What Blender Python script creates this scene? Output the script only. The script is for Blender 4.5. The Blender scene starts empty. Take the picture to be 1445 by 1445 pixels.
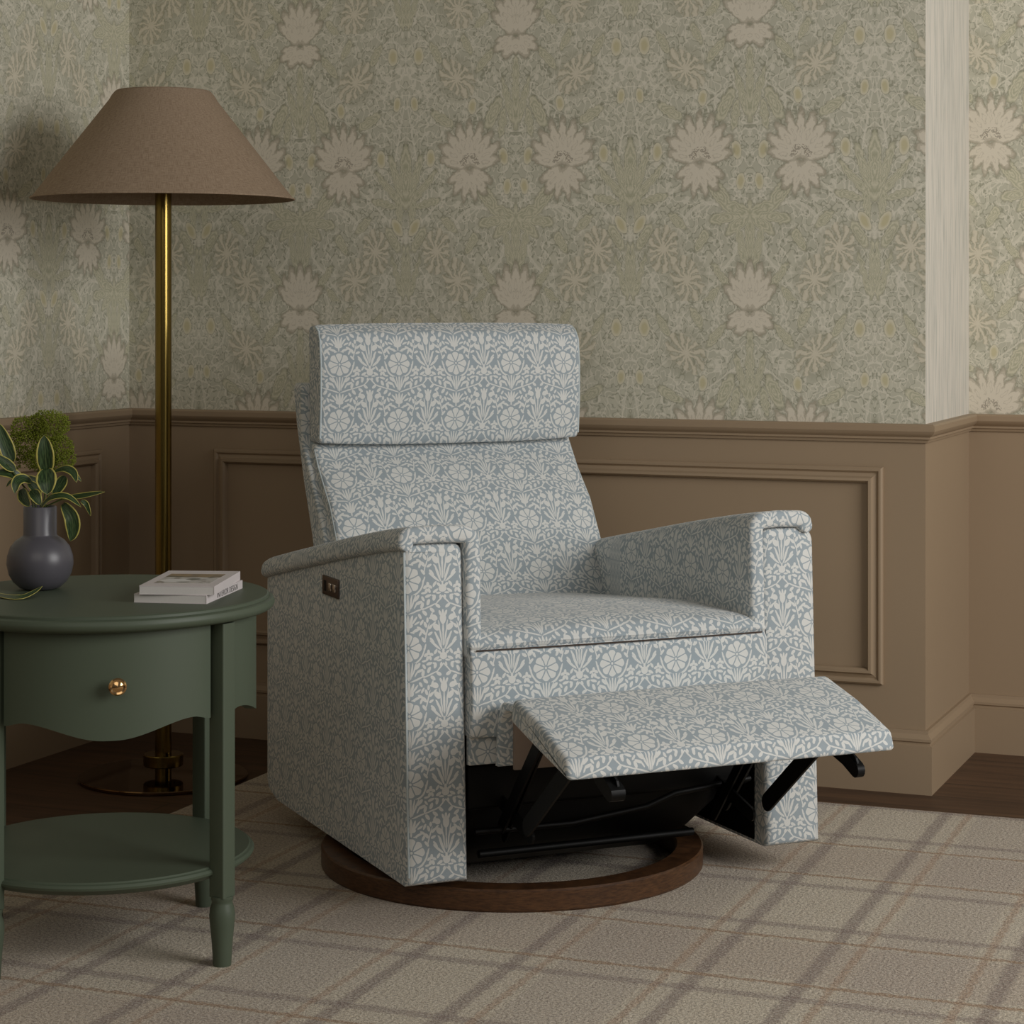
import bpy, math, random
from mathutils import Vector, Matrix
random.seed(7)
C = bpy.context.scene.collection
F = 3120.0; HC = 1.12; HZ = 432.0; CX = 722.5

def at(px, py, Y):
    return Vector(((px-CX)*Y/F, Y, HC-(py-HZ)*Y/F))

# ------------------------------------------------------------------ node helper
class G:
    def __init__(s, name):
        s.m = bpy.data.materials.new(name); s.m.use_nodes = True
        s.t = s.m.node_tree; s.n = s.t.nodes; s.l = s.t.links
        s.b = s.n['Principled BSDF']
    def put(s, sock, v):
        if v is None: return
        if isinstance(v, bpy.types.NodeSocket): s.l.new(v, sock)
        elif isinstance(v, (tuple, list)) and sock.type == 'RGBA' and len(v) == 3: sock.default_value = (*v, 1)
        else: sock.default_value = v
    def math(s, op, a, b=None, c=None, clamp=False):
        n = s.n.new('ShaderNodeMath'); n.operation = op; n.use_clamp = clamp
        for i, v in enumerate((a, b, c)): s.put(n.inputs[i], v)
        return n.outputs[0]
    def vmath(s, op, a, b=None, c=None):
        n = s.n.new('ShaderNodeVectorMath'); n.operation = op
        s.put(n.inputs[0], a); s.put(n.inputs[1], b)
        if c is not None: s.put(n.inputs['Scale' if op == 'SCALE' else 2], c)
        return n.outputs['Value'] if op in ('LENGTH', 'DOT_PRODUCT', 'DISTANCE') else n.outputs['Vector']
    def sep(s, v):
        n = s.n.new('ShaderNodeSeparateXYZ'); s.put(n.inputs[0], v); return n.outputs
    def comb(s, x, y, z=0.0):
        n = s.n.new('ShaderNodeCombineXYZ')
        for i, v in enumerate((x, y, z)): s.put(n.inputs[i], v)
        return n.outputs[0]
    def noise(s, v, scale, detail=2.0, rough=.5, col=False):
        n = s.n.new('ShaderNodeTexNoise'); s.put(n.inputs['Vector'], v)
        n.inputs['Scale'].default_value = scale; n.inputs['Detail'].default_value = detail
        n.inputs['Roughness'].default_value = rough
        return n.outputs['Color' if col else 'Fac']
    def mapping(s, v, loc, rot, sc):
        n = s.n.new('ShaderNodeMapping'); n.vector_type = 'TEXTURE'; s.put(n.inputs['Vector'], v)
        n.inputs['Location'].default_value = loc; n.inputs['Rotation'].default_value = (0, 0, rot)
        n.inputs['Scale'].default_value = sc
        return n.outputs[0]
    def ell(s, v, e):                       # normalised distance to an ellipse (cx, cy, degrees, a, b)
        return s.vmath('LENGTH', s.mapping(v, (e[0], e[1], 0), math.radians(e[2]), (e[3], e[4], 1e6)))
    def union(s, v, es, start=None):
        d = start; x = None
        for i, e in enumerate(es):
            if i and i % 8 == 0:            # read the running distance through z (flattened away) to keep few live values
                if x is None: x, y, _ = s.sep(v)
                v = s.comb(x, y, d)
            k = s.ell(v, e)
            d = k if d is None else s.math('MINIMUM', d, k)
        return d
    def mix(s, f, a, b, mode='MIX'):
        n = s.n.new('ShaderNodeMix'); n.data_type = 'RGBA'; n.blend_type = mode; n.clamp_factor = True
        s.put(n.inputs[0], f); s.put(n.inputs[6], a); s.put(n.inputs[7], b)
        return n.outputs[2]
    def ramp(s, v, a, b, x=0.0, y=1.0, smooth=True):
        n = s.n.new('ShaderNodeMapRange'); n.interpolation_type = 'SMOOTHSTEP' if smooth else 'LINEAR'
        for i, q in enumerate((v, a, b, x, y)): s.put(n.inputs[i], q)
        return n.outputs[0]
    def uv(s): return s.n.new('ShaderNodeUVMap').outputs[0]
    def obj(s): return s.n.new('ShaderNodeTexCoord').outputs['Object']
    def bump(s, h, strength=.3, dist=.002):
        n = s.n.new('ShaderNodeBump'); s.put(n.inputs['Height'], h)
        n.inputs['Strength'].default_value = strength; n.inputs['Distance'].default_value = dist
        s.l.new(n.outputs[0], s.b.inputs['Normal'])
    def out(s, col=None, rough=None, metal=None, spec=None, **k):
        for nm, v in (('Base Color', col), ('Roughness', rough), ('Metallic', metal), ('Specular IOR Level', spec)):
            s.put(s.b.inputs[nm], v)
        for nm, v in k.items(): s.put(s.b.inputs[nm.replace('_', ' ')], v)
        return s.m

def srgb(r, g, b):
    return tuple(((c/255)/12.92 if c/255 <= .04045 else ((c/255+.055)/1.055)**2.4) for c in (r, g, b))

# ------------------------------------------------------------------ materials
def mat_plain(name, col, rough=.5, metal=0.0, spec=.5, var=.06, nscale=30):
    g = G(name)
    n = g.noise(g.obj(), nscale, 3)
    c = g.mix(g.math('MULTIPLY', n, 1.0), tuple(x*(1-var) for x in col), tuple(min(1, x*(1+var)) for x in col))
    return g.out(c, rough, metal, spec)

def mat_fabric():
    g = G('sprig_fabric')
    P = .135
    uv = g.uv(); x, y, _ = g.sep(g.vmath('SCALE', uv, None, 1/P))
    V = .91
    px = g.math('PINGPONG', x, .5)
    py = g.math('MULTIPLY', g.math('FRACT', g.math('DIVIDE', y, V)), V)
    v0 = g.comb(px, py)
    w = g.vmath('SUBTRACT', g.noise(g.comb(px, y), 9, 1, .5, True), (.5, .5, .5))
    v = g.vmath('ADD', v0, g.vmath('SCALE', w, None, .022))
    es = [ # stalk below the rosette
        (0, .80, 90, .13, .015), (.036, .80, 82, .12, .012), (.075, .82, 68, .10, .013),
        (.125, .865, 48, .055, .023), (.155, .80, 25, .055, .021), (.105, .765, 62, .05, .012),
        # crown
        (0, .575, 90, .075, .018), (.042, .57, 72, .07, .017), (.085, .565, 52, .068, .015), (.125, .53, 28, .045, .014), (0, .50, 0, .065, .038), (0, .45, 90, .04, .014),
        # arching branch with leaves
        (.12, .69, 18, .12, .011), (.31, .745, 22, .12, .011), (.45, .83, 48, .09, .011),
        (.20, .765, 72, .046, .024), (.235, .66, -45, .046, .024), (.29, .805, 68, .046, .024),
        (.345, .695, -40, .044, .023), (.375, .86, 75, .044, .022), (.43, .75, -35, .042, .022), (.165, .62, -60, .040, .019),
        (.29, .89, 15, .048, .021), (.465, .872, 80, .032, .018), (.215, .855, 125, .038, .018),
        # tulip
        (.5, .575, 90, .078, .046), (.462, .65, 115, .046, .017), (.5, .665, 90, .038, .017), (.5, .38, 90, .17, .012),
        # bells
        (.372, .592, 150, .050, .040), (.333, .632, 62, .038, .014), (.318, .59, 170, .024, .014),
        (.402, .462, 128, .056, .038), (.366, .514, 40, .040, .014),
        # fan of leaves
        (.457, .39, 99, .17, .011), (.435, .28, 112, .13, .018), (.382, .225, 140, .10, .017), (.415, .335, 122, .08, .011), (.342, .29, 128, .052, .019),
        # sprig between
        (.262, .40, 74, .14, .010), (.218, .41, 125, .044, .022), (.312, .385, 28, .038, .019), (.245, .505, 112, .042, .021),
        (.318, .475, 42, .042, .020), (.215, .305, 130, .044, .021), (.275, .565, 85, .036, .018), (.162, .455, 150, .048, .019), (.19, .535, 60, .042, .018),
        # little flower and bud
        (.285, .13, 90, .036, .022), (.25, .10, 205, .034, .021), (.32, .10, -25, .034, .021), (.265, .05, 250, .034, .020), (.305, .05, -70, .034, .020),
        (.5, .075, 0, .054, .052), (.445, .125, 140, .038, .017), (.5, .145, 90, .03, .015), (.40, .045, 30, .045, .020), (.385, .135, 60, .042, .018), (.44, .016, 0, .038, .014), (.37, .890, 170, .03, .014), (.235, .20, 75, .05, .013), (.225, .020, 10, .038, .015), (.105, .435, 18, .055, .019), (.175, .395, 62, .045, .018), (.055, .405, -10, .03, .012),
    ]
    d = g.union(v, es)
    m = g.math('LESS_THAN', d, 1.0)
    # rosette
    c = g.vmath('SUBTRACT', v, (0, .20, 0)); r = g.vmath('LENGTH', c); cx, cy, _ = g.sep(c)
    th = g.math('ARCTAN2', cx, cy)
    k = g.math('PINGPONG', g.math('DIVIDE', th, math.pi/4), .5)       # 0 petal axis .. .5 between
    arc = g.math('MULTIPLY', g.math('SUBTRACT', .5, k), r)
    pet = g.math('MULTIPLY', g.math('GREATER_THAN', arc, .010),
                 g.math('LESS_THAN', r, g.math('SUBTRACT', .184, g.math('MULTIPLY', g.math('MULTIPLY', k, k), .13))))
    pet = g.math('MULTIPLY', pet, g.math('GREATER_THAN', r, .034))
    pet = g.math('MAXIMUM', pet, g.math('LESS_THAN', r, .018))
    outside = g.math('GREATER_THAN', r, .205)
    horn = g.math('MULTIPLY', g.math('LESS_THAN', g.math('ABSOLUTE', g.math('SUBTRACT', r, .222)), .013), g.math('LESS_THAN', cy, -.01))
    m = g.math('MAXIMUM', g.math('MULTIPLY', m, outside), g.math('MAXIMUM', pet, horn))
    weave = g.noise(g.vmath('MULTIPLY', uv, (900, 2400, 1)), 1, 1)
    ground = g.mix(weave, srgb(148, 160, 167), srgb(172, 182, 188))
    motif = g.mix(weave, srgb(208, 209, 206), srgb(232, 232, 228))
    g.bump(g.math('ADD', weave, g.math('MULTIPLY', m, .4)), .25, .0006)
    return g.out(g.mix(m, ground, motif), .92, 0, .15, Sheen_Weight=.25)

def mat_wallpaper(name, streak=False):
    g = G(name)
    uv = g.uv()
    x, y, _ = g.sep(g.vmath('SCALE', uv, None, 1/.599)); V = 1.137
    if streak:
        a = g.noise(g.vmath('MULTIPLY', uv, (330, 9, 1)), 1, 3, .6)
        b = g.noise(g.vmath('MULTIPLY', uv, (60, 3.2, 1)), 1, 2)
        c = g.mix(g.ramp(a, .38, .62), srgb(184, 182, 172), srgb(220, 215, 204))
        c = g.mix(g.ramp(b, .35, .7), c, srgb(220, 213, 201))
        return g.out(c, .8, 0, .2)
    px = g.math('PINGPONG', x, .5)
    py = g.math('MULTIPLY', g.math('FRACT', g.math('DIVIDE', y, V)), V)
    v0 = g.comb(px, py)
    vn = g.comb(px, y)
    w = g.vmath('SUBTRACT', g.noise(vn, 38, 2, .6, True), (.5, .5, .5))
    v = g.vmath('ADD', v0, g.vmath('SCALE', w, None, .030))
    vs = g.vmath('ADD', v0, g.vmath('SCALE', w, None, .010))
    # filler foliage
    n1 = g.noise(vn, 15, 1.5, .5); n2 = g.noise(g.vmath('ADD', vn, (3, 7, 0)), 26, 1, .5)
    n3 = g.noise(g.vmath('MULTIPLY', g.vmath('ADD', vn, (1, 2, 0)), (1.6, .8, 1)), 24, 1, .5)
    l1 = g.ramp(g.math('ABSOLUTE', g.math('SUBTRACT', n1, .5)), .006, .026, 1, 0)
    l2 = g.ramp(g.math('ABSOLUTE', g.math('SUBTRACT', n2, .52)), .008, .034, 1, 0)
    l3 = g.ramp(g.math('ABSOLUTE', g.math('SUBTRACT', n3, .5)), .006, .030, 1, 0)
    base = g.mix(g.noise(vn, 5, 2), srgb(190, 188, 169), srgb(201, 198, 180))
    base = g.mix(g.math('MULTIPLY', g.ramp(n2, .52, .60), .6), base, srgb(212, 208, 189))
    base = g.mix(g.math('MULTIPLY', l2, .78), base, srgb(150, 150, 130))
    base = g.mix(g.math('MULTIPLY', l3, .75), base, srgb(228, 222, 205))
    base = g.mix(g.math('MULTIPLY', l1, .75), base, srgb(230, 224, 207))
    st = [(.395, .365, 136, .16, .0038), (.355, .89, -40, .10, .0038), (.27, .47, 30, .16, .0038), (.12, .42, -35, .15, .0038), (.16, .80, 145, .16, .0035), (.40, .08, 60, .14, .0035), (.47, .70, 80, .16, .004), (.33, .62, 95, .12, .0035)]
    d = g.union(vs, st)
    ring = g.math('ABSOLUTE', g.math('SUBTRACT', g.ell(vs, (.435, 1.01, 0, .065, .085)), 1))
    ring3 = g.math('ABSOLUTE', g.math('SUBTRACT', g.ell(vs, (.17, .25, 0, .12, .14)), 1))
    sm = g.math('MAXIMUM', g.math('LESS_THAN', d, 1), g.math('LESS_THAN', g.math('MINIMUM', ring, ring3), .05))
    base = g.mix(g.math('MULTIPLY', sm, .6), base, srgb(230, 224, 207))
    lf = [(.05, .36, 25, .085, .028), (.11, .33, -8, .06, .022), (.045, .31, -40, .07, .022), (.12, .42, 55, .07, .028), (.0, .25, 90, .15, .018), (.035, .22, 78, .14, .014),
          (.0, .87, 90, .16, .016), (.035, .83, 75, .10, .014), (.10, .78, 115, .07, .026), (.06, .74, 100, .06, .016),
          (.5, .52, 90, .14, .026), (.462, .50, 108, .12, .017), (.425, .47, 130, .10, .015), (.40, .41, 165, .06, .016), (.47, .38, 95, .08, .014),
          (.44, .26, 120, .06, .020), (.49, .12, 90, .12, .012), (.46, .10, 105, .09, .012), (.30, .32, 40, .045, .018), (.20, .24, 120, .05, .018),
          (.36, 1.04, 60, .05, .018), (.33, .76, 30, .06, .02), (.14, 1.0, 130, .06, .018), (.22, 1.07, 60, .045, .017), (.12, .10, 55, .06, .016), (.16, .02, 130, .05, .016)]
    d = g.union(v, lf)
    vein = g.math('PINGPONG', g.math('MULTIPLY', d, 3.0), .5)
    base = g.mix(g.ramp(d, 1.0, 1.25, .5, 0), base, srgb(134, 132, 108))
    col = g.mix(g.math('MULTIPLY', g.math('LESS_THAN', d, 1), .85), base, g.mix(g.math('MULTIPLY', vein, 2.0), srgb(178, 177, 150), srgb(222, 216, 192)))
    def spokes(col, c0, R, rot, npet=11):
        q = g.mapping(v, (c0[0], c0[1], 0), math.radians(rot), (R, R*1.12, 1))
        r = g.vmath('LENGTH', q); a, b, _ = g.sep(q)
        an = g.math('ADD', g.math('ARCTAN2', a, b), g.math('MULTIPLY', g.math('MULTIPLY', r, r), .22))
        k = g.math('PINGPONG', g.math('DIVIDE', an, 2*math.pi/npet), .5)
        arc = g.math('MULTIPLY', g.math('MULTIPLY', k, 2*math.pi/npet), r)
        wd = g.math('ADD', .075, g.ramp(r, .35, .85, 0, .10))
        e = g.math('DIVIDE', arc, wd)
        inside = g.math('MULTIPLY', g.math('LESS_THAN', e, 1), g.math('LESS_THAN', r, g.math('ADD', .86, g.math('MULTIPLY', g.math('SINE', g.math('MULTIPLY', an, 2.0)), .20))))
        col = g.mix(g.ramp(r, .85, 1.2, .35, 0), col, srgb(158, 156, 134))
        return g.mix(g.math('MULTIPLY', inside, .85), col, g.mix(g.ramp(e, .3, 1, 1, 0), srgb(172, 166, 142), srgb(226, 217, 196)))
    for c0, rt in (((.26, .085), 10), ((.265, .93), -20), ((.36, .21), 30)):
        col = spokes(col, c0, .084, rt)
    bl = [(.038, .475, 95, .032, .018), (.385, .60, 95, .036, .02), (.055, .60, 80, .036, .02), (.46, .83, 85, .03, .017), (.195, .81, 95, .032, .018), (.44, 1.03, 90, .036, .022), (.46, .31, 120, .04, .02)]
    d = g.union(vs, bl)
    col = g.mix(g.ramp(d, 1.0, 1.2, .5, 0), col, srgb(148, 142, 116))
    col = g.mix(g.math('LESS_THAN', d, 1), col, g.mix(g.ramp(d, .4, .9), srgb(204, 195, 158), srgb(220, 213, 188)))
    dots = g.math('GREATER_THAN', g.noise(vn, 150, 0), .48)
    LB, DB = srgb(226, 217, 199), srgb(158, 150, 130)
    def petals(col, vv, es):
        d = g.union(vv, es)
        col = g.mix(g.ramp(d, 1.0, 1.25, .6, 0), col, srgb(140, 138, 118))
        lines = g.math('PINGPONG', g.math('MULTIPLY', d, 2.0), .5)
        inner = g.mix(g.ramp(d, .66, .98), LB, g.mix(.8, LB, DB))
        inner = g.mix(g.ramp(lines, .36, .5, 0, .35), inner, DB)
        return g.mix(g.math('LESS_THAN', d, 1), col, inner)
    def fan(bx, by, ups, downs):
        out = []
        for a, L, w in ups+downs:
            t = math.radians(a); out.append((bx+math.cos(t)*L*.55, by+math.sin(t)*L*.55, a, L*.5, w))
        return out
    f1 = fan(.207, .555, [(163, .135, .026), (143, .165, .026), (124, .175, .024), (106, .19, .022), (90, .195, .018), (74, .19, .022), (56, .175, .024), (37, .165, .026), (17, .135, .026), (120, .09, .03), (60, .09, .03)],
             [(212, .115, .022), (236, .13, .022), (259, .14, .020), (281, .14, .020), (304, .13, .022), (328, .115, .022)])
    col = petals(col, v, f1)
    eyes = g.math('MINIMUM', g.ell(v, (.185, .590, 55, .030, .013)), g.ell(v, (.229, .590, 125, .030, .013)))
    col = g.mix(g.math('MULTIPLY', g.math('MULTIPLY', g.math('LESS_THAN', eyes, 1), dots), .6), col, srgb(122, 112, 98))
    yy = g.math('SUBTRACT', g.math('MODULO', g.math('ADD', py, V/2), V), V/2)
    vp = g.vmath('ADD', g.comb(px, yy), g.vmath('SCALE', w, None, .030))
    f2 = fan(0, -.045, [(90, .20, .022), (76, .195, .023), (62, .175, .023), (45, .145, .022), (84, .13, .02)],
             [(270, .07, .026), (302, .10, .026), (330, .11, .023), (350, .09, .018)])
    col = petals(col, vp, f2)
    fine = g.noise(uv, 420, 2)
    col = g.mix(.12, col, g.mix(fine, srgb(120, 120, 105), srgb(215, 210, 195)))
    return g.out(col, .75, 0, .25)

def mat_paint(name, col):
    g = G(name)
    n = g.noise(g.obj(), 2.2, 2)
    g.bump(g.noise(g.obj(), 160, 2), .06, .0006)
    return g.out(g.mix(n, tuple(x*.95 for x in col), tuple(x*1.05 for x in col)), .5, 0, .4)

def mat_wood(name, a, b, axis=(1, 14, 14), rough=.4):
    g = G(name)
    p = g.vmath('MULTIPLY', g.obj(), axis)
    n = g.noise(p, 9, 5, .65); n2 = g.noise(p, 40, 3, .6)
    c = g.mix(g.ramp(n, .3, .7), a, b)
    c = g.mix(g.math('MULTIPLY', g.ramp(n2, .5, .7), .35), c, tuple(x*.5 for x in a))
    return g.out(c, rough, 0, .45)

def mat_floor():
    g = G('dark_oak_boards')
    uv = g.uv()
    br = g.n.new('ShaderNodeTexBrick'); g.put(br.inputs['Vector'], uv)
    for k, v in (('Scale', 1), ('Mortar Size', .0016), ('Brick Width', 1.3), ('Row Height', .145)): br.inputs[k].default_value = v
    br.inputs['Color1'].default_value = (0, 0, 0, 1); br.inputs['Color2'].default_value = (1, 1, 1, 1); br.inputs['Mortar'].default_value = (.5, .5, .5, 1)
    br.inputs['Mortar Smooth'].default_value = .1
    off = g.vmath('ADD', g.vmath('MULTIPLY', uv, (1.2, 14, 1)), g.vmath('SCALE', br.outputs['Color'], None, 9.0))
    n = g.noise(off, 2.6, 5, .62)
    c = g.mix(g.ramp(n, .3, .7), srgb(62, 44, 32), srgb(94, 69, 50))
    c = g.mix(g.math('MULTIPLY', br.outputs['Color'], .25), c, srgb(104, 78, 57))
    c = g.mix(br.outputs['Fac'], c, srgb(35, 24, 18))
    g.bump(n, .12, .001)
    return g.out(c, .48, 0, .4)

def mat_rug():
    g = G('plaid_wool_pile')
    uv = g.uv(); 
    jit = g.vmath('SCALE', g.vmath('SUBTRACT', g.noise(uv, 55, 3, .7, True), (.5, .5, .5)), None, .022)
    e, t, _ = g.sep(g.vmath('ADD', uv, jit))
    def stripe(c, p, offs, wd):
        m = None
        for o in offs:
            k = g.math('ABSOLUTE', g.math('WRAP', g.math('SUBTRACT', c, o), p/2, -p/2))
            r = g.ramp(k, wd*.45, wd*1.15, 1, 0)
            m = r if m is None else g.math('MAXIMUM', m, r)
        return m
    pe, pt = .482, .695
    be = stripe(e, pe, (-1.045, -.870), .0165)
    bt = stripe(t, pt, (4.56, 4.15), .0165)
    oe = stripe(e, pe, (-.820, -1.095), .009)
    ot = stripe(t, pt, (4.483, 4.226), .0085)
    fill_t = g.ramp(g.math('ABSOLUTE', g.math('WRAP', g.math('SUBTRACT', t, 4.355), pt/2, -pt/2)), .10, .115, 1, 0)
    fill_e = g.ramp(g.math('ABSOLUTE', g.math('WRAP', g.math('SUBTRACT', e, -.717), pe/2, -pe/2)), .075, .09, 1, 0)
    n = g.noise(uv, 190, 3, .85); nb = g.noise(uv, 9, 3)
    streak = g.noise(g.vmath('MULTIPLY', uv, (60, 4, 1)), 1, 2)
    c = g.mix(nb, srgb(214, 196, 168), srgb(226, 211, 186))
    c = g.mix(g.math('MULTIPLY', fill_t, .45), c, srgb(184, 156, 134))
    c = g.mix(g.math('MULTIPLY', fill_e, .40), c, srgb(178, 157, 142))
    c = g.mix(g.math('MULTIPLY', streak, .25), c, srgb(205, 200, 184))
    c = g.mix(g.math('MULTIPLY', be, .62), c, srgb(128, 102, 90))
    c = g.mix(g.math('MULTIPLY', bt, .55), c, srgb(130, 104, 92))
    c = g.mix(g.math('MULTIPLY', oe, .55), c, srgb(178, 134, 92))
    c = g.mix(g.math('MULTIPLY', ot, .85), c, srgb(168, 128, 82))
    c = g.mix(g.ramp(n, .36, .56, .62, 0), c, srgb(96, 80, 68))
    c = g.mix(g.ramp(n, .48, .66, 0, .45), c, srgb(236, 230, 216))
    g.bump(g.math('ADD', n, g.math('MULTIPLY', g.noise(uv, 120, 2), .8)), .9, .006)
    return g.out(c, .97, 0, .05, Sheen_Weight=.3)

def mat_linen():
    g = G('linen_shade')
    uv = g.uv()
    a = g.noise(g.vmath('MULTIPLY', uv, (60, 900, 1)), 1, 2); b = g.noise(g.vmath('MULTIPLY', uv, (900, 60, 1)), 1, 2)
    w = g.math('ADD', g.math('MULTIPLY', a, .5), g.math('MULTIPLY', b, .5))
    c = g.mix(g.ramp(w, .35, .65), srgb(138, 118, 98), srgb(172, 152, 130))
    c = g.mix(g.math('MULTIPLY', g.noise(g.obj(), 6, 2), .3), c, srgb(140, 118, 95))
    g.bump(w, .2, .0006)
    return g.out(c, .9, 0, .15)

def mat_leaf():
    g = G('variegated_leaf')
    uv = g.uv(); x, y, _ = g.sep(uv)
    n = g.noise(uv, 5, 3); ax = g.math('ADD', g.math('ABSOLUTE', x), g.math('MULTIPLY', g.math('SUBTRACT', n, .5), .22))
    c = g.mix(g.ramp(n, .35, .65), srgb(30, 48, 24), srgb(66, 88, 52))
    c = g.mix(g.ramp(g.math('ABSOLUTE', x), .0, .06, .5, 0), c, srgb(120, 135, 85))
    c = g.mix(g.ramp(ax, .78, .86), c, srgb(192, 182, 96))
    return g.out(c, .38, 0, .5)

M = {}
M['fabric'] = mat_fabric()
M['paper'] = mat_wallpaper('floral_wallpaper')
M['paper_streak'] = mat_wallpaper('streaked_wallpaper', True)
M['paint'] = mat_paint('taupe_paint', srgb(158, 137, 112))
M['floor'] = mat_floor()
M['rug'] = mat_rug()
M['linen'] = mat_linen()
M['leaf'] = mat_leaf()
M['green'] = mat_paint('olive_lacquer', srgb(80, 90, 74))
M['brass'] = mat_plain('antique_brass', srgb(132, 112, 60), .20, 1.0, .5, .05)
M['brass_knob'] = mat_plain('polished_brass', srgb(222, 182, 130), .14, 1.0, .5, .03)
M['mirror'] = mat_plain('smoked_brass_disc', srgb(120, 92, 62), .07, 1.0, .5, .05)
M['ringwood'] = mat_wood('walnut_ring', srgb(64, 42, 27), srgb(98, 67, 42), (6, 6, 40), .38)
M['black'] = mat_plain('black_steel', srgb(9, 9, 9), .5, .5, .4)
M['blackboard'] = mat_plain('black_lining', srgb(10, 9, 8), .9, 0, .1)
M['beige'] = mat_plain('beige_lining', srgb(150, 134, 122), .9, 0, .2)
M['gun'] = mat_plain('bronze_plate', srgb(104, 90, 82), .35, .7, .5)
M['chrome'] = mat_plain('chrome_button', srgb(215, 208, 200), .15, 1, .5)
M['vase'] = mat_plain('charcoal_glaze', srgb(84, 82, 88), .36, 0, .5, .04)
M['moss'] = mat_plain('moss_green', srgb(118, 128, 40), .7, 0, .3, .6, 260)
M['stem'] = mat_plain('green_stem', srgb(70, 84, 38), .6, 0, .3)
M['cover'] = mat_plain('white_cover', srgb(212, 204, 204), .5, 0, .4, .02)
M['pages'] = mat_plain('page_edges', srgb(214, 210, 206), .8, 0, .2, .05, 400)
M['ink'] = mat_plain('black_ink', srgb(18, 16, 18), .6, 0, .3)
M['welt'] = mat_plain('pale_welt', srgb(196, 206, 208), .9, 0, .2, .12, 300)

# ------------------------------------------------------------------ mesh helpers
def link(name, verts, faces, mat, parent=None, uvs=None, smooth=None, loc=None, rotz=0):
    me = bpy.data.meshes.new(name); me.from_pydata([tuple(v) for v in verts], [], faces)
    if uvs is not None:
        lay = me.uv_layers.new(name='UVMap'); i = 0
        for fuv in uvs:
            for q in fuv: lay.data[i].uv = q; i += 1
    me.update()
    if smooth is not None:
        for p in me.polygons: p.use_smooth = True
        me.set_sharp_from_angle(angle=math.radians(smooth))
    for m in (mat if isinstance(mat, (list, tuple)) else [mat]): me.materials.append(m)
    o = bpy.data.objects.new(name, me); C.objects.link(o)
    if parent: o.parent = parent
    if loc is not None: o.location = loc
    o.rotation_euler = (0, 0, rotz)
    return o

def empty(name, loc, rz, label, cat, group=None):
    o = bpy.data.objects.new(name, None); o.empty_display_size = .05; C.objects.link(o)
    o.location = loc; o.rotation_euler = (0, 0, rz); o['label'] = label; o['category'] = cat
    if group: o['group'] = group
    return o
def tag(o, label, cat, group=None):
    o['label'] = label; o['category'] = cat
    if group: o['group'] = group
    return o

def box_uv(verts, faces):
    out = []
    for f in faces:
        n = Vector((0, 0, 0))
        for i in range(len(f)):
            a = Vector(verts[f[i]]); b = Vector(verts[f[(i+1) % len(f)]])
            n += a.cross(b)
        ax = max(range(3), key=lambda k: abs(n[k]) * (1.0, 1.0, 1.05)[k])
        if ax == 0: out.append([(verts[i][1], verts[i][2]) for i in f])
        elif ax == 1: out.append([(verts[i][0], verts[i][2]) for i in f])
        else: out.append([(verts[i][0], verts[i][1]) for i in f])
    return out

def rings_mesh(rings, close=True, caps=True):
    n = len(rings[0]); V = [p for r in rings for p in r]; Fs = []
    for i in range(len(rings)-1):
        for j in range(n if close else n-1):
            k = (j+1) % n
            Fs.append((i*n+j, i*n+k, (i+1)*n+k, (i+1)*n+j))
    if caps:
        Fs.append(tuple(reversed(range(n)))); Fs.append(tuple(range((len(rings)-1)*n, len(rings)*n)))
    return V, Fs

def fix_normals(V, Fs, uvs=None):
    # flip everything when the signed volume is negative
    vol = 0
    for f in Fs:
        a = Vector(V[f[0]])
        for i in range(1, len(f)-1):
            vol += a.dot(Vector(V[f[i]]).cross(Vector(V[f[i+1]])))
    if vol < 0:
        Fs = [tuple(reversed(f)) for f in Fs]
        if uvs is not None: uvs = [list(reversed(u)) for u in uvs]
    return Fs, uvs

def round_poly(pts, r, seg=5):
    out = []; n = len(pts)
    for i in range(n):
        p = Vector(pts[i][:2]); a = Vector(pts[i-1][:2]); b = Vector(pts[(i+1) % n][:2])
        rr = pts[i][2] if len(pts[i]) > 2 else r
        da = (a-p); db = (b-p); la, lb = da.length, db.length
        da.normalize(); db.normalize()
        ang = math.acos(max(-1, min(1, da.dot(db))))
        if rr <= 0 or ang > math.radians(172): out.append(tuple(p)); continue
        t = min(rr/math.tan(ang/2), la*.48, lb*.48)
        s0 = p+da*t; s1 = p+db*t
        for k in range(seg+1):
            q = k/seg
            out.append(tuple((1-q)**2*s0 + 2*q*(1-q)*p + q*q*s1))
    return out

def densify(pts, step):
    out = []
    for i in range(len(pts)):
        a = Vector(pts[i]); b = Vector(pts[(i+1) % len(pts)]); L = (b-a).length
        k = max(1, int(L/step))
        for j in range(k): out.append(tuple(a+(b-a)*j/k))
    return out

def vnormals(p):      # outward normals of a closed polygon
    n = len(p); area = sum(p[i][0]*p[(i+1) % n][1]-p[(i+1) % n][0]*p[i][1] for i in range(n))
    s = 1 if area > 0 else -1; out = []
    for i in range(n):
        d = Vector(p[(i+1) % n])-Vector(p[i-1]); d.normalize()
        out.append((d.y*s, -d.x*s))
    return out

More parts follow.
